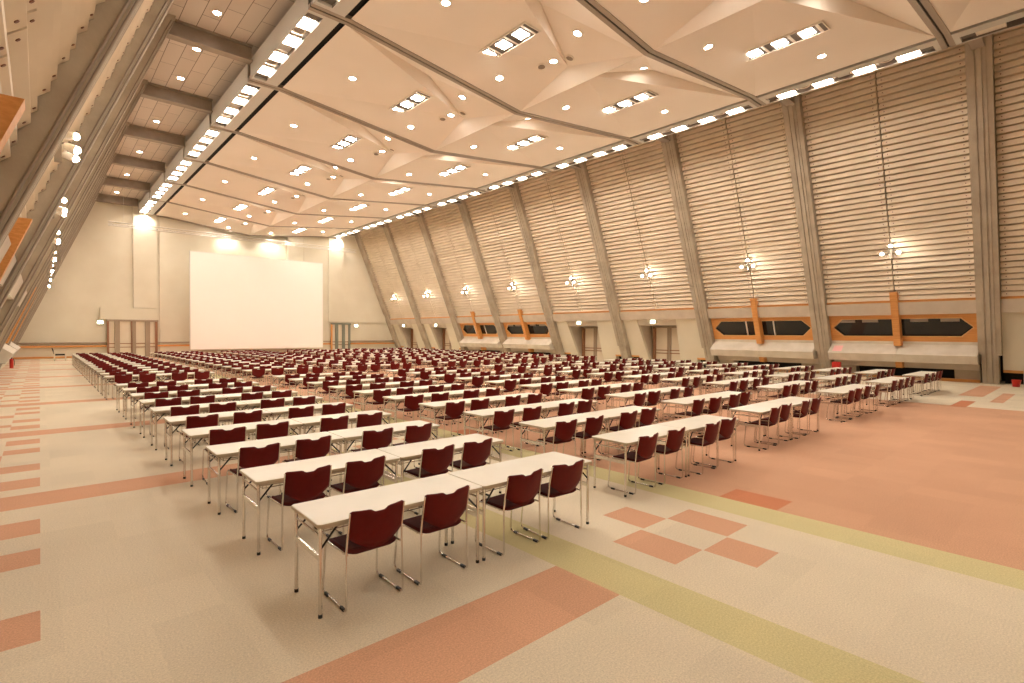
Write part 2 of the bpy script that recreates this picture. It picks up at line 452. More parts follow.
def door_bay(side, k):
    global ndoor
    dz = 0
    ya, yb = COLY(k)+.38, COLY(k+1)-.38; ym = (ya+yb)/2
    mb = MB(); wbox(mb, side, ya, yb, 3.03+dz, 3.58+dz, -.3, .28)
    o = mb.build('concrete_band', M['beamconc']); tag(o, 'tan concrete band above the door recess on %s, %s' % (SIDE[side], bay_label(k)), 'wall', kind='structure')
    mb = MB(); wbox(mb, side, ya, yb, 3.58+dz, 3.69+dz, -.3, .10); mb.build('sill_strip', M['wood'], o)
    # sloping cream side panels
    ym += .22
    tA, tB = ym-1.45, ym+1.45; bA, bB = ym-1.2, ym+1.2
    for (y0b, y1b, y0t, y1t, nm) in ((ya, bA, ya, tA, 'rear'), (bB, yb, tB, yb, 'screen')):
        zl, zh = .62, 3.03+dz
        p = MB()
        p.hexa([wp(side,y0b,zl,-.2), wp(side,y1b,zl,-.2), wp(side,y1b,zl,.06), wp(side,y0b,zl,.06),
                wp(side,y0t,zh,-.2), wp(side,y1t,zh,-.2), wp(side,y1t,zh,.06), wp(side,y0t,zh,.06)])
        q = p.build('sloping_panel', M['wall']); tag(q, 'cream sloping panel at %s side of door on %s, %s' % (nm, SIDE[side], bay_label(k)), 'wall panel', kind='structure')
        yo0, yo1 = (y0b, y0b+.62) if nm == 'rear' else (y1b-.62, y1b)
        pl0, pl1 = (yo1, y1b) if nm == 'rear' else (y0b, yo0)
        b = MB(); wbox(b, side, pl0, pl1, 0, .62, -.3, .04); b.build('lower_panel', M['wall'], q)
        b = MB(); wbox(b, side, yo0, yo1, .50, .62, -.3, .05); b.build('niche_head', M['wood'], q)
        b = MB(); wbox(b, side, yo0, yo1, 0, .5, -.75, -.5); b.build('niche_back', M['dark'], q)
    # recess: plumb back wall carrying the door
    xb = XR+.45 if side > 0 else XL-.45
    s = side
    R = MB()
    R.box(min(xb, xb+s*.2), max(xb, xb+s*.2), ym-1.6, ym+1.6, 0, 3.3+dz)
    head = [wp(side, ym-1.45, 2.66+dz, .0), wp(side, ym+1.45, 2.66+dz, .0), (xb, ym+1.45, 2.66+dz), (xb, ym-1.45, 2.66+dz),
            wp(side, ym-1.45, 3.03+dz, .0), wp(side, ym+1.45, 3.03+dz, .0), (xb, ym+1.45, 3.03+dz), (xb, ym-1.45, 3.03+dz)]
    R.hexa(head)
    for yt, yl in ((tA, bA), (tB, bB)):
        e = -.08 if yt < ym else .08
        R.hexa([wp(side,yl,0,-.05), wp(side,yl+e,0,-.05), (xb,yl+e,0), (xb,yl,0), wp(side,yt,3.03+dz,-.05), wp(side,yt+e,3.03+dz,-.05), (xb,yt+e,3.03+dz), (xb,yt,3.03+dz)])
    rr = R.build('door_recess', M['beamconc']); tag(rr, 'concrete door recess in the %s, %s' % (SIDE[side], bay_label(k)), 'wall', kind='structure')
    ndoor += 1
    d = empty('door_%d' % ndoor, (xb-s*.12, ym, 0))
    tag(d, 'cream double door with brown stiles in %s, %s' % (SIDE[side], bay_label(k)), 'door', kind='structure')
    H = 2.60+dz
    X = lambda t: xb-s*t
    def bx(nm, y0, y1, z0, z1, t0, t1, m):
        b = MB(); b.box(min(X(t0),X(t1)), max(X(t0),X(t1)), y0, y1, z0, z1); return b.build(nm, m, d)
    bx('frame_jamb', ym+1.0, ym+1.14, 0, H, 0, .30, M['brown']); bx('frame_jamb', ym-1.14, ym-1.0, 0, H, 0, .30, M['stile'])
    bx('frame_head', ym-1.14, ym+1.14, H-.1, H, 0, .3, M['stile'])
    for y0, y1 in ((ym-1.0, ym-.02), (ym+.02, ym+1.0)):
        lf = bx('door_leaf', y0, y1, .02, H-.1, .02, .08, M['leaf'])
        e0, e1 = (y1-.14, y1) if y1 < ym+.5 else (y0, y0+.14)
        b = MB(); b.box(min(X(.08),X(.11)), max(X(.08),X(.11)), e0, e1, .02, H-.1); st = b.build('stile', M['stile']); st.parent = lf; st.location = (0,0,0)
        st.matrix_parent_inverse = Matrix.Identity(4)
        for z in (.78, .98):
            b = MB(); b.box(min(X(.08),X(.12)), max(X(.08),X(.12)), y0+.02, y1-.02, z, z+.06); rl = b.build('rail', M['brown']); rl.parent = lf
    ex = MB()
    # exit luminaire under the head of the recess
    zc = 2.78+dz; c = wp(side, ym+.2, zc, .07)
    ex.box(c[0]-.10, c[0]+.10, c[1]-.18, c[1]+.18, c[2]+.0, c[2]+.22)
    r = empty('exit_sign', (c[0], c[1], c[2]))
    tag(r, 'glowing exit sign light over the door on %s, %s' % (SIDE[side], bay_label(k)), 'exit sign', 'exit lights')
    ex.build('sign_case', M['trim'], r)
    fx = c[0]-s*.105
    ff = MB(); ff.box(min(fx,fx-s*.02), max(fx,fx-s*.02), c[1]-.155, c[1]+.155, c[2]+.02, c[2]+.20); ff.build('sign_face', M['exit'], r)

for side in (1, -1):
    for k in range(-1, 8):
        (window_bay if k in WINDOWS else door_bay)(side, k)

# ------------------------------------------------------------------ ceiling
XC = 13.2; ZE = 12.0; ZS = 11.2; HW = .17
XE = {-1: 5.86, 1: 20.70}
def half_bay(side, k):
    g0, g1 = GRV(k)+HW, GRV(k+1)-HW; gm = (g0+g1)/2
    xe = XE[side]
    A0 = Vector((xe, g0, ZE)); A1 = Vector((xe, g1, ZE)); K0 = Vector((XC, g0, ZS)); K1 = Vector((XC, g1, ZS))
    P = Vector((XC-.42 if side < 0 else XC+.42, gm, 11.78))
    Q = A0.lerp(P, .62) + Vector((0, -.12, .50))
    return A0, A1, K0, K1, P, Q
def panel_z(side, k, x, y):
    A0, A1, K0, K1, P, Q = half_bay(side, k)
    best = None
    for T in ((A0,A1,P), (A1,K1,P), (A0,K0,Q), (K0,P,Q), (K0,K1,P)):
        a, b, c = T
        d = (b.y-c.y)*(a.x-c.x)+(c.x-b.x)*(a.y-c.y)
        if abs(d) < 1e-9: continue
        l1 = ((b.y-c.y)*(x-c.x)+(c.x-b.x)*(y-c.y))/d; l2 = ((c.y-a.y)*(x-c.x)+(a.x-c.x)*(y-c.y))/d; l3 = 1-l1-l2
        m = min(l1,l2,l3)
        if m > -.001:
            nn = (b-a).cross(c-a).normalized()
            if nn.z > 0: nn = -nn
            return l1*a.z+l2*b.z+l3*c.z, nn
    return 11.5, Vector((0,0,-1))
KB = range(-2, 8)
def ceil_bay(side, k):
    A0, A1, K0, K1, P, Q = half_bay(side, k)
    mb = MB()
    # main warped panel, finely divided so it shades as one smooth skin: blend of two triangles
    mb.add([A0, A1, K1, P], [(0,1,3), (1,2,3)], 0, True)
    mb.add([A0, K0, P, Q], [(0,1,3), (1,2,3)], 0)
    mb.add([A0, Q, P], [(0,1,2)], 0)
    mb.add([K0, K1, P], [(0,1,2)], 0)
    return mb
for k in KB:
    mb = MB()
    for side in (-1, 1):
        q = ceil_bay(side, k)
        for f, m, sm in zip(q.f, q.m, q.sm): mb.add([q.v[i] for i in f], [tuple(range(len(f)))], m, False)
        # upper closing sheet keeps the coffer solid
    o = mb.build('ceiling', M['ceil'], recalc=False)
    bm = bmesh.new(); bm.from_mesh(o.data); bmesh.ops.remove_doubles(bm, verts=bm.verts, dist=.0005)
    for f in bm.faces:
        if f.normal.z > 0: f.normal_flip()
    bm.to_mesh(o.data); bm.free()
    lab = ('folded cream ceiling coffer, ' + bay_label(k)) if k >= 0 else ('folded cream ceiling coffer, %s bay before the rear wall' % ('second' if k == -1 else 'first'))
    tag(o, lab, 'ceiling', 'folded ceiling bays', 'structure')
# closing lid above everything (the roof deck over the folded panels)
mb = MB(); mb.box(-1.2, 27.5, YB-.2, YF+1.5, 13.62, 13.8); o = mb.build('ceiling_deck', M['dark']); tag(o, 'dark roof deck above the folded ceiling', 'ceiling', kind='structure')

# joint channels across the ceiling
for k in range(-2, 9):
    g = GRV(k) if k < 8 else YF-.25
    mb = MB()
    pts = [(4.66, ZE-.02), (XE[-1], ZE-.02), (XC, ZS-.02), (XE[1], ZE-.02), (21.8, ZE-.02)]
    for (x0,z0), (x1,z1) in zip(pts, pts[1:]):
        for y0, y1, mi, up in ((-.19,-.03,0,0), (-.03,.03,1,.03), (.03,.19,0,0)):
            mb.hexa([(x0,g+y0,z0+up),(x1,g+y0,z1+up),(x1,g+y1,z1+up),(x0,g+y1,z0+up),(x0,g+y0,z0+.12),(x1,g+y0,z1+.12),(x1,g+y1,z1+.12),(x0,g+y1,z0+.12)], mi)
    o = mb.build('joint_channel', [M['channel'], M['dark']])
    tag(o, 'grey metal joint channel across ceiling, %s from the screen wall' % ORD[9-k], 'ceiling channel', 'ceiling joint channels', 'structure')

# ------------------------------------------------------------------ light troughs
TR = {-1: (4.66, 5.20, 5.66, 5.86), 1: (21.80, 21.26, 20.86, 20.70)}   # outer face, recess inner edge, gap start, ceiling edge
def xr(a, b): return (min(a,b), max(a,b))
for side in (-1, 1):
    xo, xi, xg, xe = TR[side]; nm = SIDE[side]
    for k in KB:
        g0, g1 = GRV(k)+.19, GRV(k+1)-.19
        if k == 7: g1 = YF-.05
        mb = MB()
        a = xr(xo, xo-side*.05); mb.box(a[0], a[1], g0, g1, 11.98, 12.72)           # outer face
        a = xr(xi, xg); mb.box(a[0], a[1], g0, g1, 11.98, 12.34)                    # pale soffit strip
        cy = (g0+g1)/2
        for yy in (g0, g1-.16): a = xr(xo-side*.02, xi); mb.box(a[0], a[1], yy, yy+.16, 11.985, 12.28)
        o = mb.build('light_trough', M['trough'])
        bl = bay_label(k) if k >= 0 else ('%s bay before the rear wall' % ('second' if k == -1 else 'first'))
        tag(o, 'pale grey light trough beside the %s, %s' % (nm, bl), 'light trough', 'ceiling edge light troughs', 'structure')
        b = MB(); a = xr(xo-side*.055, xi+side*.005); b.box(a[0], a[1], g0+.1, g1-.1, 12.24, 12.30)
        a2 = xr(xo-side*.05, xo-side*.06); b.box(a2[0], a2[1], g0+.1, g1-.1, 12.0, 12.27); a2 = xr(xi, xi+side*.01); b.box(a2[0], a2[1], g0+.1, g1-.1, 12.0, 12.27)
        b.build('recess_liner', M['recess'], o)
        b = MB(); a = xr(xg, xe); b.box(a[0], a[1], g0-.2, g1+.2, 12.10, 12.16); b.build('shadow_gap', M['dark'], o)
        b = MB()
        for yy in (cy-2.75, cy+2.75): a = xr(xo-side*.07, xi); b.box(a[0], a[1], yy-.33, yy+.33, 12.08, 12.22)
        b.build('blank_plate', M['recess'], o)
# trough luminaires
def trough_lamp():
    r = empty('trough_lamp', (0,0,0))
    b = MB(); b.box(-.215,.215,-.34,.34,-.02,.0)
    local('lamp_lens', b, M['lamp'], r)
    b = MB()
    b.box(-.225,.225,-.365,-.34,-.05,.06); b.box(-.225,.225,.34,.365,-.05,.06); b.box(-.225,-.215,-.35,.35,-.04,.06); b.box(.215,.225,-.35,.35,-.04,.06)
    local('lamp_frame', b, M['trim'], r)
    return r
def trough_speaker():
    r = empty('ceiling_speaker', (0,0,0))
    b = MB(); b.ringdisc((0,0,0), (0,0,-1), .17, .23, 18); local('speaker_rim', b, M['trim'], r)
    b = MB(); b.disc((0,0,0), (0,0,-1), .18, 18, 0, .05); local('speaker_grille', b, M['speaker'], r)
    return r
def access_plate():
    r = empty('access_plate', (0,0,0))
    b = MB(); b.box(-.215,.215,-.2,.2,-.02,.02); local('plate', b, M['trough'], r)
    b = MB(); b.box(-.225,.225,-.23,-.2,-.03,.03); b.box(-.225,.225,.2,.23,-.03,.03); b.box(-.23,-.215,-.22,.22,-.025,.03); b.box(.215,.23,-.22,.22,-.025,.03); local('plate_frame', b, M['speaker'], r)
    return r
PL, PS, PA = trough_lamp(), trough_speaker(), access_plate()
first = {'l': True, 's': True, 'a': True}
def place(proto, key, loc):
    if first[key]:
        first[key] = False; proto.location = loc; return proto
    return copy_tree(proto, loc)
M['lamp_off'] = base_mat('unlit_lens', srgb(225, 215, 198), .4)
for side in (-1, 1):
    xo, xi, xg, xe = TR[side]; xm = (xo-side*.05+xi)/2; nm = SIDE[side]
    for k in range(-1, 8):
        cy = (GRV(k)+GRV(k+1))/2
        bl = bay_label(k)
        for i, dy in enumerate((-2.05, -.7, .7, 2.05)):
            if k == -1 and side > 0 and i < 3: continue
            o = place(PL, 'l', (xm, cy+dy, 12.09))
            if k == -1 and side > 0:
                for c in o.children:
                    if c.name.startswith('lamp_lens'):
                        c.data = c.data.copy(); c.data.materials[0] = M['lamp_off']
            tag(o, '%s trough lamp beside %s, %s from screen end, %s' % ('unlit' if k == -1 and side > 0 else 'bright square', nm, ORD[4-i], bl), 'ceiling light', 'trough lamps beside the ' + nm)
        if k == -1 and side > 0: continue
        for i, dy in enumerate((-1.38, 1.38)):
            o = place(PS, 's', (xm, cy+dy, 12.13))
            tag(o, 'round trough speaker beside %s, %s end of %s' % (nm, ('rear','screen')[i], bl), 'speaker', 'trough speakers beside the ' + nm)
        o = place(PA, 'a', (xm, cy, 12.13))
        tag(o, 'pale square plate mid trough beside %s, %s' % (nm, bl), 'panel', 'trough plates beside the ' + nm)

# plank ceilings outside the troughs, with steel beams over the columns
for side, x0, x1, nm in ((-1, .6, 6.4, 'ceiling_left'), (1, 20.5, 25.4, 'ceiling_right')):
    mb = MB(); mb.box(x0, x1, YB, YF+.5, 13.1, 13.2); o = mb.build(nm, M['plank'])
    tag(o, 'pinkish plank ceiling strip along the %s' % SIDE[side], 'ceiling', kind='structure')
    for k in range(-2, 9):
        yc = COLY(k)
        b = MB()
        xa, xb = (1.2, 4.64) if side < 0 else (21.9, 24.8)
        b.box(xa, xb, yc-.05, yc+.05, 12.55, 13.1); b.box(xa, xb, yc-.19, yc+.19, 12.50, 12.56); b.box(xa, xb, yc-.19, yc+.19, 13.04, 13.1)
        o = b.build('steel_beam', M['steel']); tag(o, 'brown steel beam over the column of %s, %s from screen' % (SIDE[side], ORD[9-k]), 'beam', 'steel roof beams', 'structure')

# ------------------------------------------------------------------ ceiling fixtures
def downlight():
    r = empty('downlight', (0,0,0))
    b = MB(); b.disc((0,0,-.004), (0,0,-1), .125, 18, 0, .006); local('lamp_lens', b, M['down'], r)
    b = MB(); b.ringdisc((0,0,0), (0,0,-1), .125, .165, 18); local('trim_ring', b, M['trim'], r)
    return r
def triple_light():
    r = empty('triple_ceiling_light', (0,0,0))
    h = MB()
    h.box(-.36,-.33,-1.35,1.35,-.03,.02); h.box(.33,.36,-1.35,1.35,-.03,.02); h.box(-.36,.36,-1.35,-1.32,-.03,.02); h.box(-.36,.36,1.32,1.35,-.03,.02)
    local('frame', h, M['trim'], r)
    h = MB(); h.box(-.33,.33,-1.32,1.32,.0,.012); local('recess_back', h, M['recess'], r)
    for i, y in enumerate((-.78, .06, .90)):
        b = MB(); b.box(-.2,.2,y-.2,y+.2,-.012,-.002); local('lamp_lens', b, M['tri'], r)
        b = MB(); b.add([(-.33,y-.42,-.02),(.33,y-.42,-.02),(.33,y-.31,-.003),(-.33,y-.31,-.003)], [(0,1,2,3)]); local('louvre', b, M['trim'], r)
    return r
PD, PT = downlight(), triple_light(); fd = {'d': True, 't': True}
def put(proto, key, loc, nrm, ry=0):
    if fd[key]: fd[key] = False; o = proto
    else: o = copy_tree(proto, loc)
    o.location = loc
    z = -Vector(nrm); yv = Vector((0,1,0)); yv = (yv - z*yv.dot(z)).normalized(); x = yv.cross(z)
    o.rotation_euler = Matrix((x, yv, z)).transposed().to_euler()
    return o
def ceil_pt(side, k, dx, dy, off=.012):
    x = XC+side*dx; y = GRV(k)+dy; z, n = panel_z(side, k, x, y)
    return Vector((x, y, z)) + n*off, n
for k in range(-2, 8):
    bl = bay_label(k)
    for side in (-1, 1):
        if k < 0 and side > 0: continue
        nm = SIDE[side]
        spots = [(5.65 if side < 0 else 5.9, 3.3 if side < 0 else 3.1, 'outer'), (1.95 if side < 0 else 1.7, 5.15, 'spine screen-end'), (1.6 if side < 0 else 2.15, 1.65, 'spine rear-end')]
        if side < 0: spots.append((1.05, 3.25, 'apex'))
        for dx, dy, w in spots:
            p, n = ceil_pt(side, k, dx, dy)
            o = put(PD, 'd', p, n); tag(o, 'round ceiling downlight, %s position, %s half of %s' % (w, nm, bl), 'ceiling light', 'round downlights in the folded ceiling')
        p, n = ceil_pt(side, k, 3.0 if side < 0 else 3.8, 3.65, .03)
        o = put(PT, 't', p, n); tag(o, 'triple square recessed light, %s half of %s' % (nm, bl), 'ceiling light', 'triple recessed ceiling lights')
        if side < 0:
            for dx, dy, w in ((1.15, 3.75, 'screen'), (.75, 2.75, 'rear')):
                p, n = ceil_pt(side, k, dx, dy, .02)
                o = put(PS, 'd', p, n) if False else copy_tree(PS, p)
                z = -Vector(n); yv = Vector((0,1,0)); yv = (yv - z*yv.dot(z)).normalized(); x = yv.cross(z)
                o.rotation_euler = Matrix((x, yv, z)).transposed().to_euler(); o.scale = (.75,.75,.75)
                tag(o, 'small round apex speaker at %s side of coffer, %s' % (w, bl), 'speaker', 'apex speakers in the coffers')
    # plank ceiling downlights
    if k >= 1:
        for i, dy in enumerate((1.55, 4.7)):
            o = put(PD, 'd', (3.1, COLY(k)+dy, 13.085), (0,0,-1)); tag(o, 'plank ceiling downlight by aisle wall, %s end of %s' % (('rear','screen')[i], bl), 'ceiling light', 'downlights in the plank ceiling')
# ------------------------------------------------------------------ wall spot clusters
def bulb(mb, c, d, r):
    """domed lens"""
    d = Vector(d).normalized(); u = d.cross(Vector((0,1,0))).normalized(); w = d.cross(u); n = 10; R = []
    for a in (0, .5, 1.0, 1.35):
        R.append([c + d*(r*.8*math.sin(a)) + r*math.cos(a)*(math.cos(2*PI*k/n)*u + math.sin(2*PI*k/n)*w) for k in range(n)])
    mb.add([v for q in R for v in q], [(i*n+k, i*n+(k+1) % n, (i+1)*n+(k+1) % n, (i+1)*n+k) for i in range(3) for k in range(n)], 0, True)
    mb.add(R[-1], [tuple(range(n))], 0); mb.add(R[0], [tuple(range(n))], 0)
def spot_cluster(side, k):
    ym = (COLY(k)+COLY(k+1))/2; z = 5.9 if side > 0 else 5.5
    base = wp(side, ym, z, .12)
    r = empty('wall_spot_cluster', base)
    tag(r, 'three-headed wall spotlight on %s slats, %s' % (SIDE[side], bay_label(k)), 'wall light', 'wall spotlight clusters on the ' + SIDE[side])
    s = -side
    b = MB(); b.box(base[0]-.05, base[0]+.05, base[1]-.06, base[1]+.06, base[2]-.35, base[2]+.3); b.tube([base, (base[0]+s*.17, base[1], base[2])], .02)
    b.tube([(base[0]+s*.15, base[1]-.33, base[2]-.05), (base[0]+s*.15, base[1]+.33, base[2]-.05)], .018)
    b.build('bracket', M['channel'], r)
    for dy, dz, d in ((0, .16, (s*.75, -.5, -.1)), (-.3, -.14, (s*.8, -.45, -.35)), (.3, -.14, (s*.8, -.35, -.35))):
        c = Vector((base[0]+s*.17, base[1]+dy, base[2]+dz)); d = Vector(d).normalized()
        h = MB(); h.tube([c - d*.09, c + d*.06, c + d*.10], .07, 10, 0, True); hd = h.build('spot_head', M['trim'], r)
        h = MB(); bulb(h, c + d*.10, d, .064); ln = h.build('lens', M['spot']); ln.parent = hd
for side in (1, -1):
    for k in range(0 if side > 0 else 1, 8): spot_cluster(side, k)

# ------------------------------------------------------------------ screen wall
mb = MB()
mb.box(-7, 10.2, YF, YF+.4, 0, 13.6); mb.box(16.9, 34, YF, YF+.4, 0, 13.6); mb.box(10.1, 17, YF+.5, YF+.9, 0, 13.6)
mb.box(10.2, 10.25, YF, YF+.6, 0, 13.6); mb.box(16.85, 16.9, YF, YF+.6, 0, 13.6)
mb.box(4.30, 5.95, YF-.22, YF, 4.10, 13.1)
mb.box(2.1, 6.0, YF-.30, YF, 3.10, 4.05)
mb.box(6.15, 8.9, YF-.10, YF, 0, 13.1); mb.box(5.95, 6.15, YF-.02, YF, 0, 13.1); mb.box(8.9, 10.2, YF-.06, YF, 0, 13.1)
mb.box(16.9, 18.4, YF-.04, YF, 0, 13.1); mb.box(18.4, 20.9, YF-.10, YF, 0, 13.1)
mb.box(20.9, 22.6, YF-.22, YF, 4.10, 13.1); mb.box(20.9, 27.5, YF-.16, YF, 3.2, 4.1)
w = mb.build('wall_front', M['wall'])
tag(w, 'cream stepped end wall behind the projection screen', 'wall', kind='structure')
for z0, z1, m, d in ((1.16,1.24,'stile',.08), (.86,1.0,'wood',.10), (.03,.16,'wood',.10)):
    b = MB()
    for x0, x1 in ((-3.0, 2.5), (6.0, 8.9), (8.9, 21.2), (23.4, 30.0)): b.box(x0, x1, YF-.12-d, YF-.0, z0, z1)
    o = b.build('baseboard_front' if z0 < .1 else 'trim_%d' % (1 if z0 > 1 else 2), M[m])
    tag(o, {1.16: 'upper grey rail', .86: 'orange wooden rail', .03: 'orange wooden skirting'}[z0] + ' along the screen end wall', 'trim', kind='structure')
mb = MB(); mb.box(-7, 34, YB-.4, YB, 0, 13.6); o = mb.build('wall_back', M['wall']); tag(o, 'plain cream rear wall opposite the screen', 'wall', kind='structure')

def end_door(x0, x1, posts, label, matp):
    global ndoor
    ndoor += 1
    d = empty('door_%d' % ndoor, ((x0+x1)/2, YF-.15, 0)); tag(d, label, 'door', kind='structure')
    def bx(nm, a, b_, z0, z1, y0, y1, m):
        b = MB(); b.box(a, b_, y0, y1, z0, z1); return b.build(nm, m, d)
    bx('door_leaf', x0, (x0+x1)/2-.01, .02, 2.95, YF-.20, YF-.14, M['leaf']); bx('door_leaf', (x0+x1)/2+.01, x1, .02, 2.95, YF-.20, YF-.14, M['leaf'])
    for p, w_, m in posts: bx('door_post', p-w_/2, p+w_/2, 0, 3.0, YF-.34, YF-.2, m)
    bx('frame_head', x0-.1, x1+.1, 2.95, 3.1, YF-.36, YF-.14, matp)
    for z in (.8, 1.1): bx('door_rail', x0, x1, z, z+.06, YF-.25, YF-.2, M['brown'])
end_door(2.65, 5.9, [(2.6,.14,M['brown']), (3.2,.34,M['stile']), (4.17,.10,M['brown']), (4.32,.26,M['stile']), (5.25,.34,M['stile']), (5.87,.18,M['brown'])], 'wide cream doorway with brown posts beside screen, by the aisle', M['stile'])
M['greenpost'] = base_mat('grey_green_post', srgb(128, 130, 116), .5)
end_door(21.25, 23.2, [(21.2,.16,M['wood']), (21.75,.3,M['greenpost']), (22.5,.3,M['greenpost']), (23.15,.2,M['greenpost'])], 'cream door with grey-green posts between screen and window wall', M['greenpost'])
for x, lab in ((2.1, 'glowing exit light beside the brown-posted doorway'), (23.9, 'glowing exit light beside the grey-green door')):
    r = empty('exit_sign', (x, YF-.2, 2.85)); tag(r, lab, 'exit sign', 'exit lights')
    b = MB(); b.box(x-.2, x+.2, YF-.32, YF-.16, 2.72, 3.0); b.build('sign_case', M['trim'], r)
    b = MB(); b.box(x-.17, x+.17, YF-.335, YF-.32, 2.75, 2.97); b.build('sign_face', M['exit'], r)

# projection screen
r = empty('projection_screen', (14, 48, .6)); tag(r, 'large white projection screen standing before the end wall', 'screen')
b = MB(); b.box(8.08, 19.55, 48.0, 48.04, .62, 8.98); b.build('screen_cloth', M['screen'], r)
b = MB(); b.box(8.02, 19.61, 48.04, 48.12, 8.95, 9.06); b.box(8.02, 19.61, 48.04, 48.12, .55, .64); b.box(8.02, 8.10, 48.04, 48.12, .55, 9.06); b.box(19.53, 19.61, 48.04, 48.12, .55, 9.06)
for x in (8.3, 13.8, 19.3): b.box(x-.05, x+.05, 48.05, 48.11, 0, .6); b.box(x-.05, x+.05, 47.5, 48.6, 0, .05)
b.build('screen_frame', M['truss'], r)

# lighting truss across the end wall
r = empty('lighting_truss', (13, 49, 10.6)); tag(r, 'thin silver lighting truss spanning above the projection screen', 'truss')
b = MB(); x0, x1 = 2.6, 23.6; zt = 10.6
for dy, dz in ((0,0), (0,.3), (.26,.15)): b.tube([(x0,49+dy,zt+dz), (x1,49+dy,zt+dz)], .045, 6)
b.build('chord', M['truss'], r)
b = MB(); n = 42
for i in range(n):
    xa = x0+(x1-x0)*i/n; xb = x0+(x1-x0)*(i+1)/n
    b.tube([(xa,49,zt + (0 if i % 2 else .3)), (xb,49,zt+(.3 if i % 2 else 0))], .022, 4)
b.build('lacing', M['truss'], r)
for x in (3.6, 9.0, 13.2, 17.5, 22.5):
    b = MB(); b.tube([(x,49,zt+.3), (x,49,13.0 if x < 5 or x > 21.5 else 11.3)], .008, 4); b.build('hanger', M['truss'], r)
# wall-washing downlights just before the end wall
for i, (x, z) in enumerate(((5.1, None), (11.6, 1), (15.3, 1), (21.9, None))):
    if z:
        side = -1 if x < XC else 1
        p, nn = ceil_pt(side, 7, abs(x-XC), 5.95)
    else: p, nn = Vector((x, YF-.45, 12.12)), Vector((0,0,-1))
    o = put(PD, 'd', p, nn); tag(o, 'wall-washing downlight close to end wall, %s from the aisle' % ORD[i+1], 'ceiling light', 'wall washers at the end wall')
    ld = bpy.data.lights.new('wall_washer', 'SPOT'); ld.energy = 100; ld.color = (1.0, .915, .81); ld.spot_size = math.radians(120); ld.spot_blend = .6; ld.shadow_soft_size = .08
    lo = bpy.data.objects.new('wall_washer_beam', ld); COL.objects.link(lo); lo.location = (p.x, p.y-.05, p.z-.06); lo.rotation_euler = (.30, 0, 0)

# ------------------------------------------------------------------ conference chair
def chair_meshes():
    seat = MB(); N = 8
    w, y0, y1 = .215, -.20, .215
    outline = []
    for sx, sy in ((1,-1), (1,1), (-1,1), (-1,-1)):
        r = .07
        cx = sx*(w-r); cy = (y1-r) if sy > 0 else (y0+r)
        st = {(1,-1): -PI/2, (1,1): 0, (-1,1): PI/2, (-1,-1): PI}[(sx,sy)]
        for i in range(4): a = st + PI/2*i/3; outline.append((cx+r*math.cos(a), cy+r*math.sin(a)))
    n = len(outline)
    def zz(x, y, t): return .445 - .012*(1-(x/w)**2) - (.03*max(0,(y-.12)/.1)**2) + t
    R = []
    for sc, t in ((.94,-.030), (1.0,-.018), (1.0,-.004), (.96,.006)):
        R.append([(x*sc, (y-.0075)*sc+.0075, zz(x,y,t)) for x, y in outline])
    seat.add([v for q in R for v in q], [(i*n+k, i*n+(k+1) % n, (i+1)*n+(k+1) % n, (i+1)*n+k) for i in range(3) for k in range(n)], 0, True)
    seat.add(R[0], [tuple(range(n))[::-1]], 0); seat.add(R[-1], [tuple(range(n))], 0)
    # backrest: curved shell, scooped top, bowed lower edge
    back = MB(); nx, nz = 26, 6; H = []
    def top(u):
        z = .762 + .004*abs(u)**3
        if abs(u) < .33: z -= .024*min(1, 1.5*math.cos(u/.33*PI/2))
        if abs(u) > .93: z -= .012*((abs(u)-.93)/.07)
        return z
    def bot(u): return .452 + .095*max(0, (abs(u)-.12)/.88)**1.7
    for side_, off in ((0, 0), (1, .014)):
        for j in range(nz+1):
            for i in range(nx+1):
                u = -1+2*i/nx; t = j/nz
                z = bot(u)+(top(u)-bot(u))*t
                wv = .218 + .006*t
                y = -.205 - .045*(1-u*u) - .055*((z-.45)/.32) + off
                H.append((u*wv, y, z))
    A = (nx+1)*(nz+1); fs = []
    for j in range(nz):
        for i in range(nx):
            a = j*(nx+1)+i
            fs.append((a, a+1, a+nx+2, a+nx+1)); fs.append((a+A+nx+1, a+A+nx+2, a+A+1, a+A))
    for i in range(nx):
        fs.append((i, i+A, i+1+A, i+1)); t = nz*(nx+1)+i; fs.append((t, t+1, t+1+A, t+A))
    for j in range(nz):
        a = j*(nx+1); fs.append((a, a+nx+1, a+nx+1+A, a+A)); a += nx; fs.append((a, a+A, a+nx+1+A, a+nx+1))
    back.add(H, fs, 0, True)
    fr = {}
    for s in (-1, 1):
        f = MB()
        f.tube([(s*.226,-.255,.752), (s*.228,-.215,.56), (s*.234,-.205,.44), (s*.238,-.215,.05), (s*.238,-.205,.018), (s*.238,-.18,.010),
                (s*.236,.185,.010), (s*.236,.215,.02), (s*.235,.222,.05), (s*.228,.19,.40), (s*.224,.165,.425), (s*.222,.12,.424), (s*.222,-.2,.424)], .0085, 6)
        fr[s] = f
    cr = MB(); cr.tube([(-.222,-.12,.412), (.222,-.12,.412)], .008, 6); cr.tube([(-.222,.11,.408), (.222,.11,.408)], .008, 6)
    gl = []
    for s in (-1, 1):
        for y in (-.15, .14):
            g = MB(); g.box(s*.238-.010, s*.238+.010, y-.03, y+.03, 0, .020); gl.append(g)
    return seat, back, fr, cr, gl
def build_chair():
    seat, back, fr, cr, gl = chair_meshes()
    r = empty('conference_chair')
    local('seat', seat, M['maroon_d'], r); local('backrest', back, M['maroon'], r)
    for s in (-1, 1): local('side_frame', fr[s], M['chrome'], r)
    local('crossbar', cr, M['chrome'], r)
    for g in gl: local('floor_glide', g, M['black'], r)
    return r
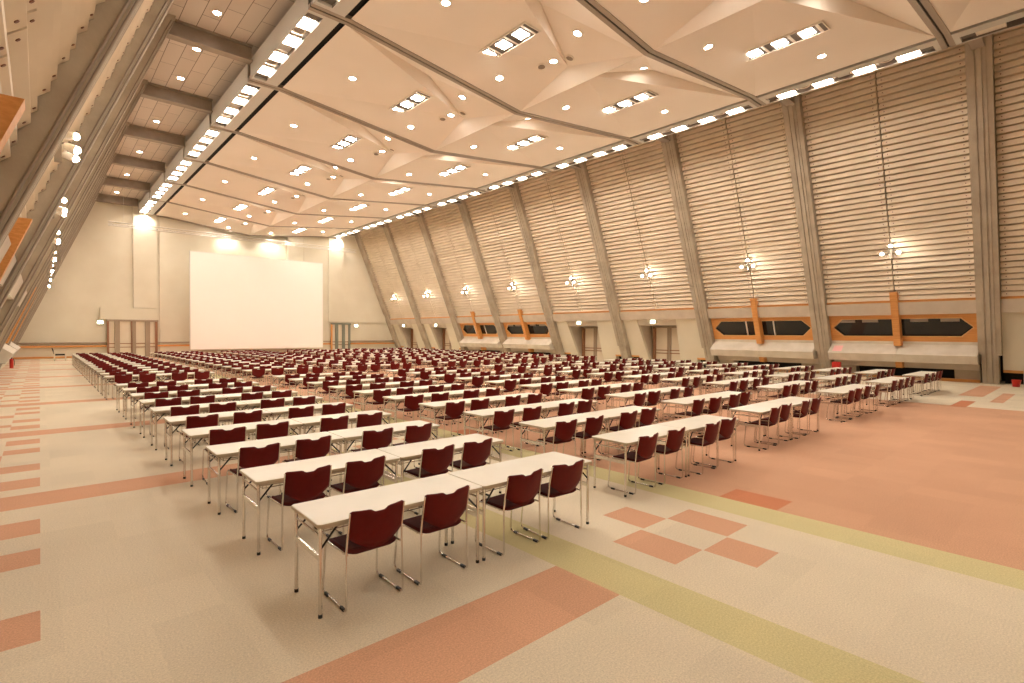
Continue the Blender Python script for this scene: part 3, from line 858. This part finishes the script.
def merged(parts):
    mb = MB()
    for q, mi in parts:
        for f, sm in zip(q.f, q.sm): pass
        mb.add(q.v, [tuple(f) for f in q.f], mi, False)
        for t in range(len(q.f)): mb.sm[-1-t] = q.sm[len(q.f)-1-t]
    return mb
PC = build_chair()
_s, _b, _f, _c, _g = chair_meshes()
CH1 = merged([(_s,0), (_b,1), (_f[-1],2), (_f[1],2), (_c,2)] + [(g,3) for g in _g])
CHM = [M['maroon_d'], M['maroon'], M['chrome'], M['black']]
CH1_me = CH1.mesh('conference_chair', CHM)

# ------------------------------------------------------------------ folding table (1.5 x 0.6 x 0.7)
def table_meshes():
    L, D, Hh = 1.502, .60, .70
    top = MB(); edge = MB()
    x0, x1, y0, y1 = 0, L, -.3, .3
    def rr(sc, z):
        r = .02
        return [(x0+sc+r,y0+sc,z),(x1-sc-r,y0+sc,z),(x1-sc,y0+sc+r,z),(x1-sc,y1-sc-r,z),(x1-sc-r,y1-sc,z),(x0+sc+r,y1-sc,z),(x0+sc,y1-sc-r,z),(x0+sc,y0+sc+r,z)]
    n = 8
    a, b, c, d = rr(.004,Hh-.030), rr(0,Hh-.026), rr(0,Hh-.004), rr(.004,Hh)
    edge.add(a+b+c, [(i*n+k, i*n+(k+1) % n, (i+1)*n+(k+1) % n, (i+1)*n+k) for i in range(2) for k in range(n)]); edge.add(a, [tuple(range(n))[::-1]])
    top.add(c+d, [(k, (k+1) % n, (k+1) % n+n, k+n) for k in range(n)]); top.add(d, [tuple(range(n))])
    legs = []; feet = []; rails = []; braces = []
    for x in (.032, L-.032):
        for y in (-.255, .255):
            g = MB(); g.tube([(x,y,.022), (x,y,.66)], .0145, 8); legs.append(g)
            f = MB(); f.tube([(x,y,0), (x,y,.026)], .0165, 8); feet.append(f)
            s = 1 if x < .5 else -1
            h = MB()
            p = [(x,y,.50), (x+s*.15,y*.92,.662)]
            h.tube(p, .0085, 5); braces.append(h)
        q = MB(); q.box(x-.008, x+.008, -.25, .25, .415, .455); rails.append(q)
        q = MB(); q.tube([(x,-.25,.60), (x,.25,.60)], .009, 6); rails.append(q)
    fr = MB()
    for y in (-.235, .235): fr.box(.02, L-.02, y-.012, y+.012, .642, .67)
    sh = MB()
    for y in (-.13, -.04, .05, .14): sh.tube([(.1,y,.585), (L-.1,y,.585)], .0045, 4)
    for x in (.1, .55, .95, L-.1): sh.tube([(x,-.14,.66), (x,-.14,.585), (x,.14,.585), (x,.14,.66)], .0045, 4)
    return top, edge, legs, feet, rails, braces, fr, sh
def build_table():
    top, edge, legs, feet, rails, braces, fr, sh = table_meshes()
    r = empty('folding_table')
    t = local('tabletop', top, M['laminate'], r)
    e = local('edge_band', edge, M['edge'], t)
    for g, f in zip(legs, feet):
        o = local('leg', g, M['chrome'], r); local('foot_cap', f, M['black'], o)
    for q in rails: local('end_rail', q, M['chrome'], r)
    for q in braces: local('folding_brace', q, M['black'], r)
    local('apron_rail', fr, M['edge'], r); local('wire_shelf', sh, M['chrome'], r)
    return r
PTB = build_table()
top, edge, legs, feet, rails, braces, fr, sh = table_meshes()
TB1_me = merged([(top,0), (edge,1), (fr,1), (sh,2)] + [(q,2) for q in legs+rails] + [(q,3) for q in feet+braces]).mesh('folding_table', [M['laminate'], M['edge'], M['chrome'], M['black']])

CAM = Vector((-1.5204, -3.7704, 2.0881))
BX = [0, 4.06, 8.09, 12.71, 16.82, 20.95]
BY = [0, .24, .25, .27, .27, .20]
NROW = 26
rowy = lambda i: 1.46*i + (0 if i < 10 else 1.97)
tables = []; chairs = []
rnd = random.Random(3)
for b in range(6):
    for i in range(NROW):
        y = rowy(i)+BY[b]+.255
        sk = {0: -.021, 1: -.02}.get(b, 0)/(1+.3*i)        # the rear rows stand very slightly askew
        for t in range(2):
            tables.append((b, i, t, BX[b]-.033+t*1.511, y+sk*t*1.511, sk))
        for s, cx in enumerate((.40, 1.04, 1.93, 2.54)):
            jx, jy, jr = rnd.uniform(-.03,.03), rnd.uniform(-.035,.03), rnd.uniform(-.06,.06)
            if b == 0 and i == 0: jx = jy = 0; jr = (0,0,0,-.06)[s]
            chairs.append((b, i, s, BX[b]+cx+jx, y-.255+.155+jy+sk*cx, jr))
dist = lambda x, y: (Vector((x,y,.5))-CAM).length
tables.sort(key=lambda q: dist(q[3]+.75, q[4])); chairs.sort(key=lambda q: dist(q[3], q[4]))
WB = lambda b: ORD[6-b]
ft = True
for n, (b, i, t, x, y, sk) in enumerate(tables):
    if n < 60:
        if ft: o = PTB; o.location = (x,y,0); o.rotation_euler = (0,0,sk); ft = False
        else: o = copy_tree(PTB, (x,y,0), sk)
    else:
        o = bpy.data.objects.new('folding_table', TB1_me); COL.objects.link(o); o.location = (x,y,0); o.rotation_euler = (0,0,sk)
    tag(o, 'white folding table, %s row from rear, %s table from windows, in %s block from windows' % (ORD[i+1], ORD[2-t], WB(b)), 'table', 'white folding tables in rows')
ft = True; rest = []
for n, (b, i, s, x, y, rz) in enumerate(chairs):
    if n >= 300: rest.append((x,y,rz)); continue
    if n < 84:
        if ft: o = PC; o.location = (x,y,0); o.rotation_euler = (0,0,rz); ft = False
        else: o = copy_tree(PC, (x,y,0), rz)
    else:
        o = bpy.data.objects.new('conference_chair', CH1_me); COL.objects.link(o); o.location = (x,y,0); o.rotation_euler = (0,0,rz)
    tag(o, 'maroon chair, %s row from rear, %s seat from windows, in %s block from windows' % (ORD[i+1], ORD[4-s], WB(b)), 'chair', 'maroon conference chairs in rows')
# the far chairs as one mass
me = CH1_me
nv = len(me.vertices); vs = [v.co.copy() for v in me.vertices]; fsr = [tuple(p.vertices) for p in me.polygons]; ms = [p.material_index for p in me.polygons]; sms = [p.use_smooth for p in me.polygons]
V = []; F = []; MI = []; SMO = []
for x, y, rz in rest:
    T = Matrix.Translation((x,y,0)) @ Matrix.Rotation(rz, 4, 'Z'); o0 = len(V)
    V += [tuple(T @ v) for v in vs]; F += [tuple(k+o0 for k in f) for f in fsr]; MI += ms; SMO += sms
fm = bpy.data.meshes.new('distant_chairs'); fm.from_pydata(V, [], F)
for m in CHM: fm.materials.append(m)
fm.polygons.foreach_set('material_index', MI); fm.polygons.foreach_set('use_smooth', SMO); fm.update()
o = bpy.data.objects.new('distant_chairs', fm); COL.objects.link(o)
tag(o, 'mass of small maroon chairs in the distant rows toward the screen', 'chairs', kind='stuff')

# ------------------------------------------------------------------ odd things
# armchair by the end wall
r = empty('armchair', (-.45, 45.4, 0), 0); tag(r, 'single pale armchair with dark seat by the end wall aisle corner', 'armchair')
b = MB(); b.box(-.26,.26,-.26,.26,.40,.50); local('seat', b, M['black'], r)
b = MB(); b.hexa([(-.34,-.26,.5),(-.27,-.26,.5),(-.27,.26,.5),(-.34,.26,.5),(-.46,-.26,.92),(-.40,-.26,.92),(-.40,.26,.92),(-.46,.26,.92)]); local('backrest', b, M['black'], r)
for s in (-1, 1):
    b = MB(); b.box(-.36,.36,s*.30-.03,s*.30+.03,.62,.67); local('armrest', b, M['leaf'], r)
    for x in (-.30, .30):
        b = MB(); b.box(x-.03,x+.03,s*.30-.03,s*.30+.03,0,.62); local('leg', b, M['leaf'], r)
b = MB(); b.box(-.30,.30,-.29,.29,.34,.40); local('seat_frame', b, M['leaf'], r)
# red extinguishers
def extinguisher(x, y, lab):
    r = empty('fire_extinguisher', (x,y,0)); tag(r, lab, 'fire extinguisher')
    b = MB(); b.tube([(0,0,0),(0,0,.42),(0,0,.50),(0,0,.53)], .085, 12); local('cylinder_body', b, M['red'], r)
    b = MB(); b.tube([(0,0,.53),(0,0,.60)], .03, 8); b.box(-.10,.03,-.02,.02,.59,.63); local('valve_handle', b, M['black'], r)
    b = MB(); b.tube([(0,0,.57),(.08,0,.55),(.12,0,.40),(.12,0,.15)], .014, 6); local('hose', b, M['black'], r)
extinguisher(-2.72, 37.4, 'red fire extinguisher on floor at foot of the aisle wall')
b = MB(); b.box(28.05, 28.25, 4.72, 5.08, 0, .74); r = empty('red_cabinet', (28.15,4.85,0)); tag(r, 'small red cabinet under window ledge beside the second leaning column', 'cabinet')
b.build('cabinet_body', M['red'], r); b = MB(); b.box(28.03, 28.055, 4.75, 5.05, .1, .70); b.build('cabinet_door', M['red'], r)
# red bucket by the first column
r = empty('red_bucket', (28.1,-1.62,0)); tag(r, 'red bucket on floor beside the large leaning column', 'bucket')
b = MB(); ns = 16
prof = [(0,.0),(.11,0),(.15,.27),(.158,.285),(.145,.28),(.105,.025),(0,.025)]
vs = [(q*math.cos(2*PI*k/ns), q*math.sin(2*PI*k/ns), z) for q, z in prof for k in range(ns)]
b.add(vs, [(i*ns+k, i*ns+(k+1) % ns, (i+1)*ns+(k+1) % ns, (i+1)*ns+k) for i in range(len(prof)-1) for k in range(ns)], 0, True)
local('bucket_body', b, M['red'], r)
# pink notice on the ledge
b = MB(); side = 1
b.hexa([wp(1,4.72,1.28,.665), wp(1,5.12,1.28,.665), wp(1,5.12,1.28,.675), wp(1,4.72,1.28,.675), wp(1,4.72,1.55,.225), wp(1,5.12,1.55,.225), wp(1,5.12,1.55,.24), wp(1,4.72,1.55,.24)])
o = b.build('notice', M['pinksign']); tag(o, 'small pink paper notice on window ledge beside leaning column', 'notice')

# ------------------------------------------------------------------ camera, world, colour
cam = bpy.data.cameras.new('camera'); co = bpy.data.objects.new('camera', cam); COL.objects.link(co)
f, yaw, pitch, roll = 525.25, .7325, -.0152, .0043
cam.sensor_width = 36; cam.lens = f/1024*36; cam.clip_end = 200
fw = Vector((math.sin(yaw)*math.cos(pitch), math.cos(yaw)*math.cos(pitch), math.sin(pitch)))
rt = Vector((math.cos(yaw), -math.sin(yaw), 0)); up = rt.cross(fw)
r2 = math.cos(roll)*rt + math.sin(roll)*up; u2 = -math.sin(roll)*rt + math.cos(roll)*up
co.matrix_world = Matrix(((r2.x,u2.x,-fw.x,CAM.x), (r2.y,u2.y,-fw.y,CAM.y), (r2.z,u2.z,-fw.z,CAM.z), (0,0,0,1)))
S.camera = co
w = bpy.data.worlds.new('world'); S.world = w; w.use_nodes = True
w.node_tree.nodes['Background'].inputs['Color'].default_value = (1, .82, .62, 1); w.node_tree.nodes['Background'].inputs['Strength'].default_value = .05
vs_ = S.view_settings
vs_.view_transform = 'Standard'; vs_.look = 'None'; vs_.gamma = 1; vs_.use_curve_mapping = False; vs_.exposure = 1.9
S.cycles.max_bounces = 10; S.cycles.diffuse_bounces = 6; S.cycles.use_denoising = True
S.cycles.sample_clamp_indirect = 6
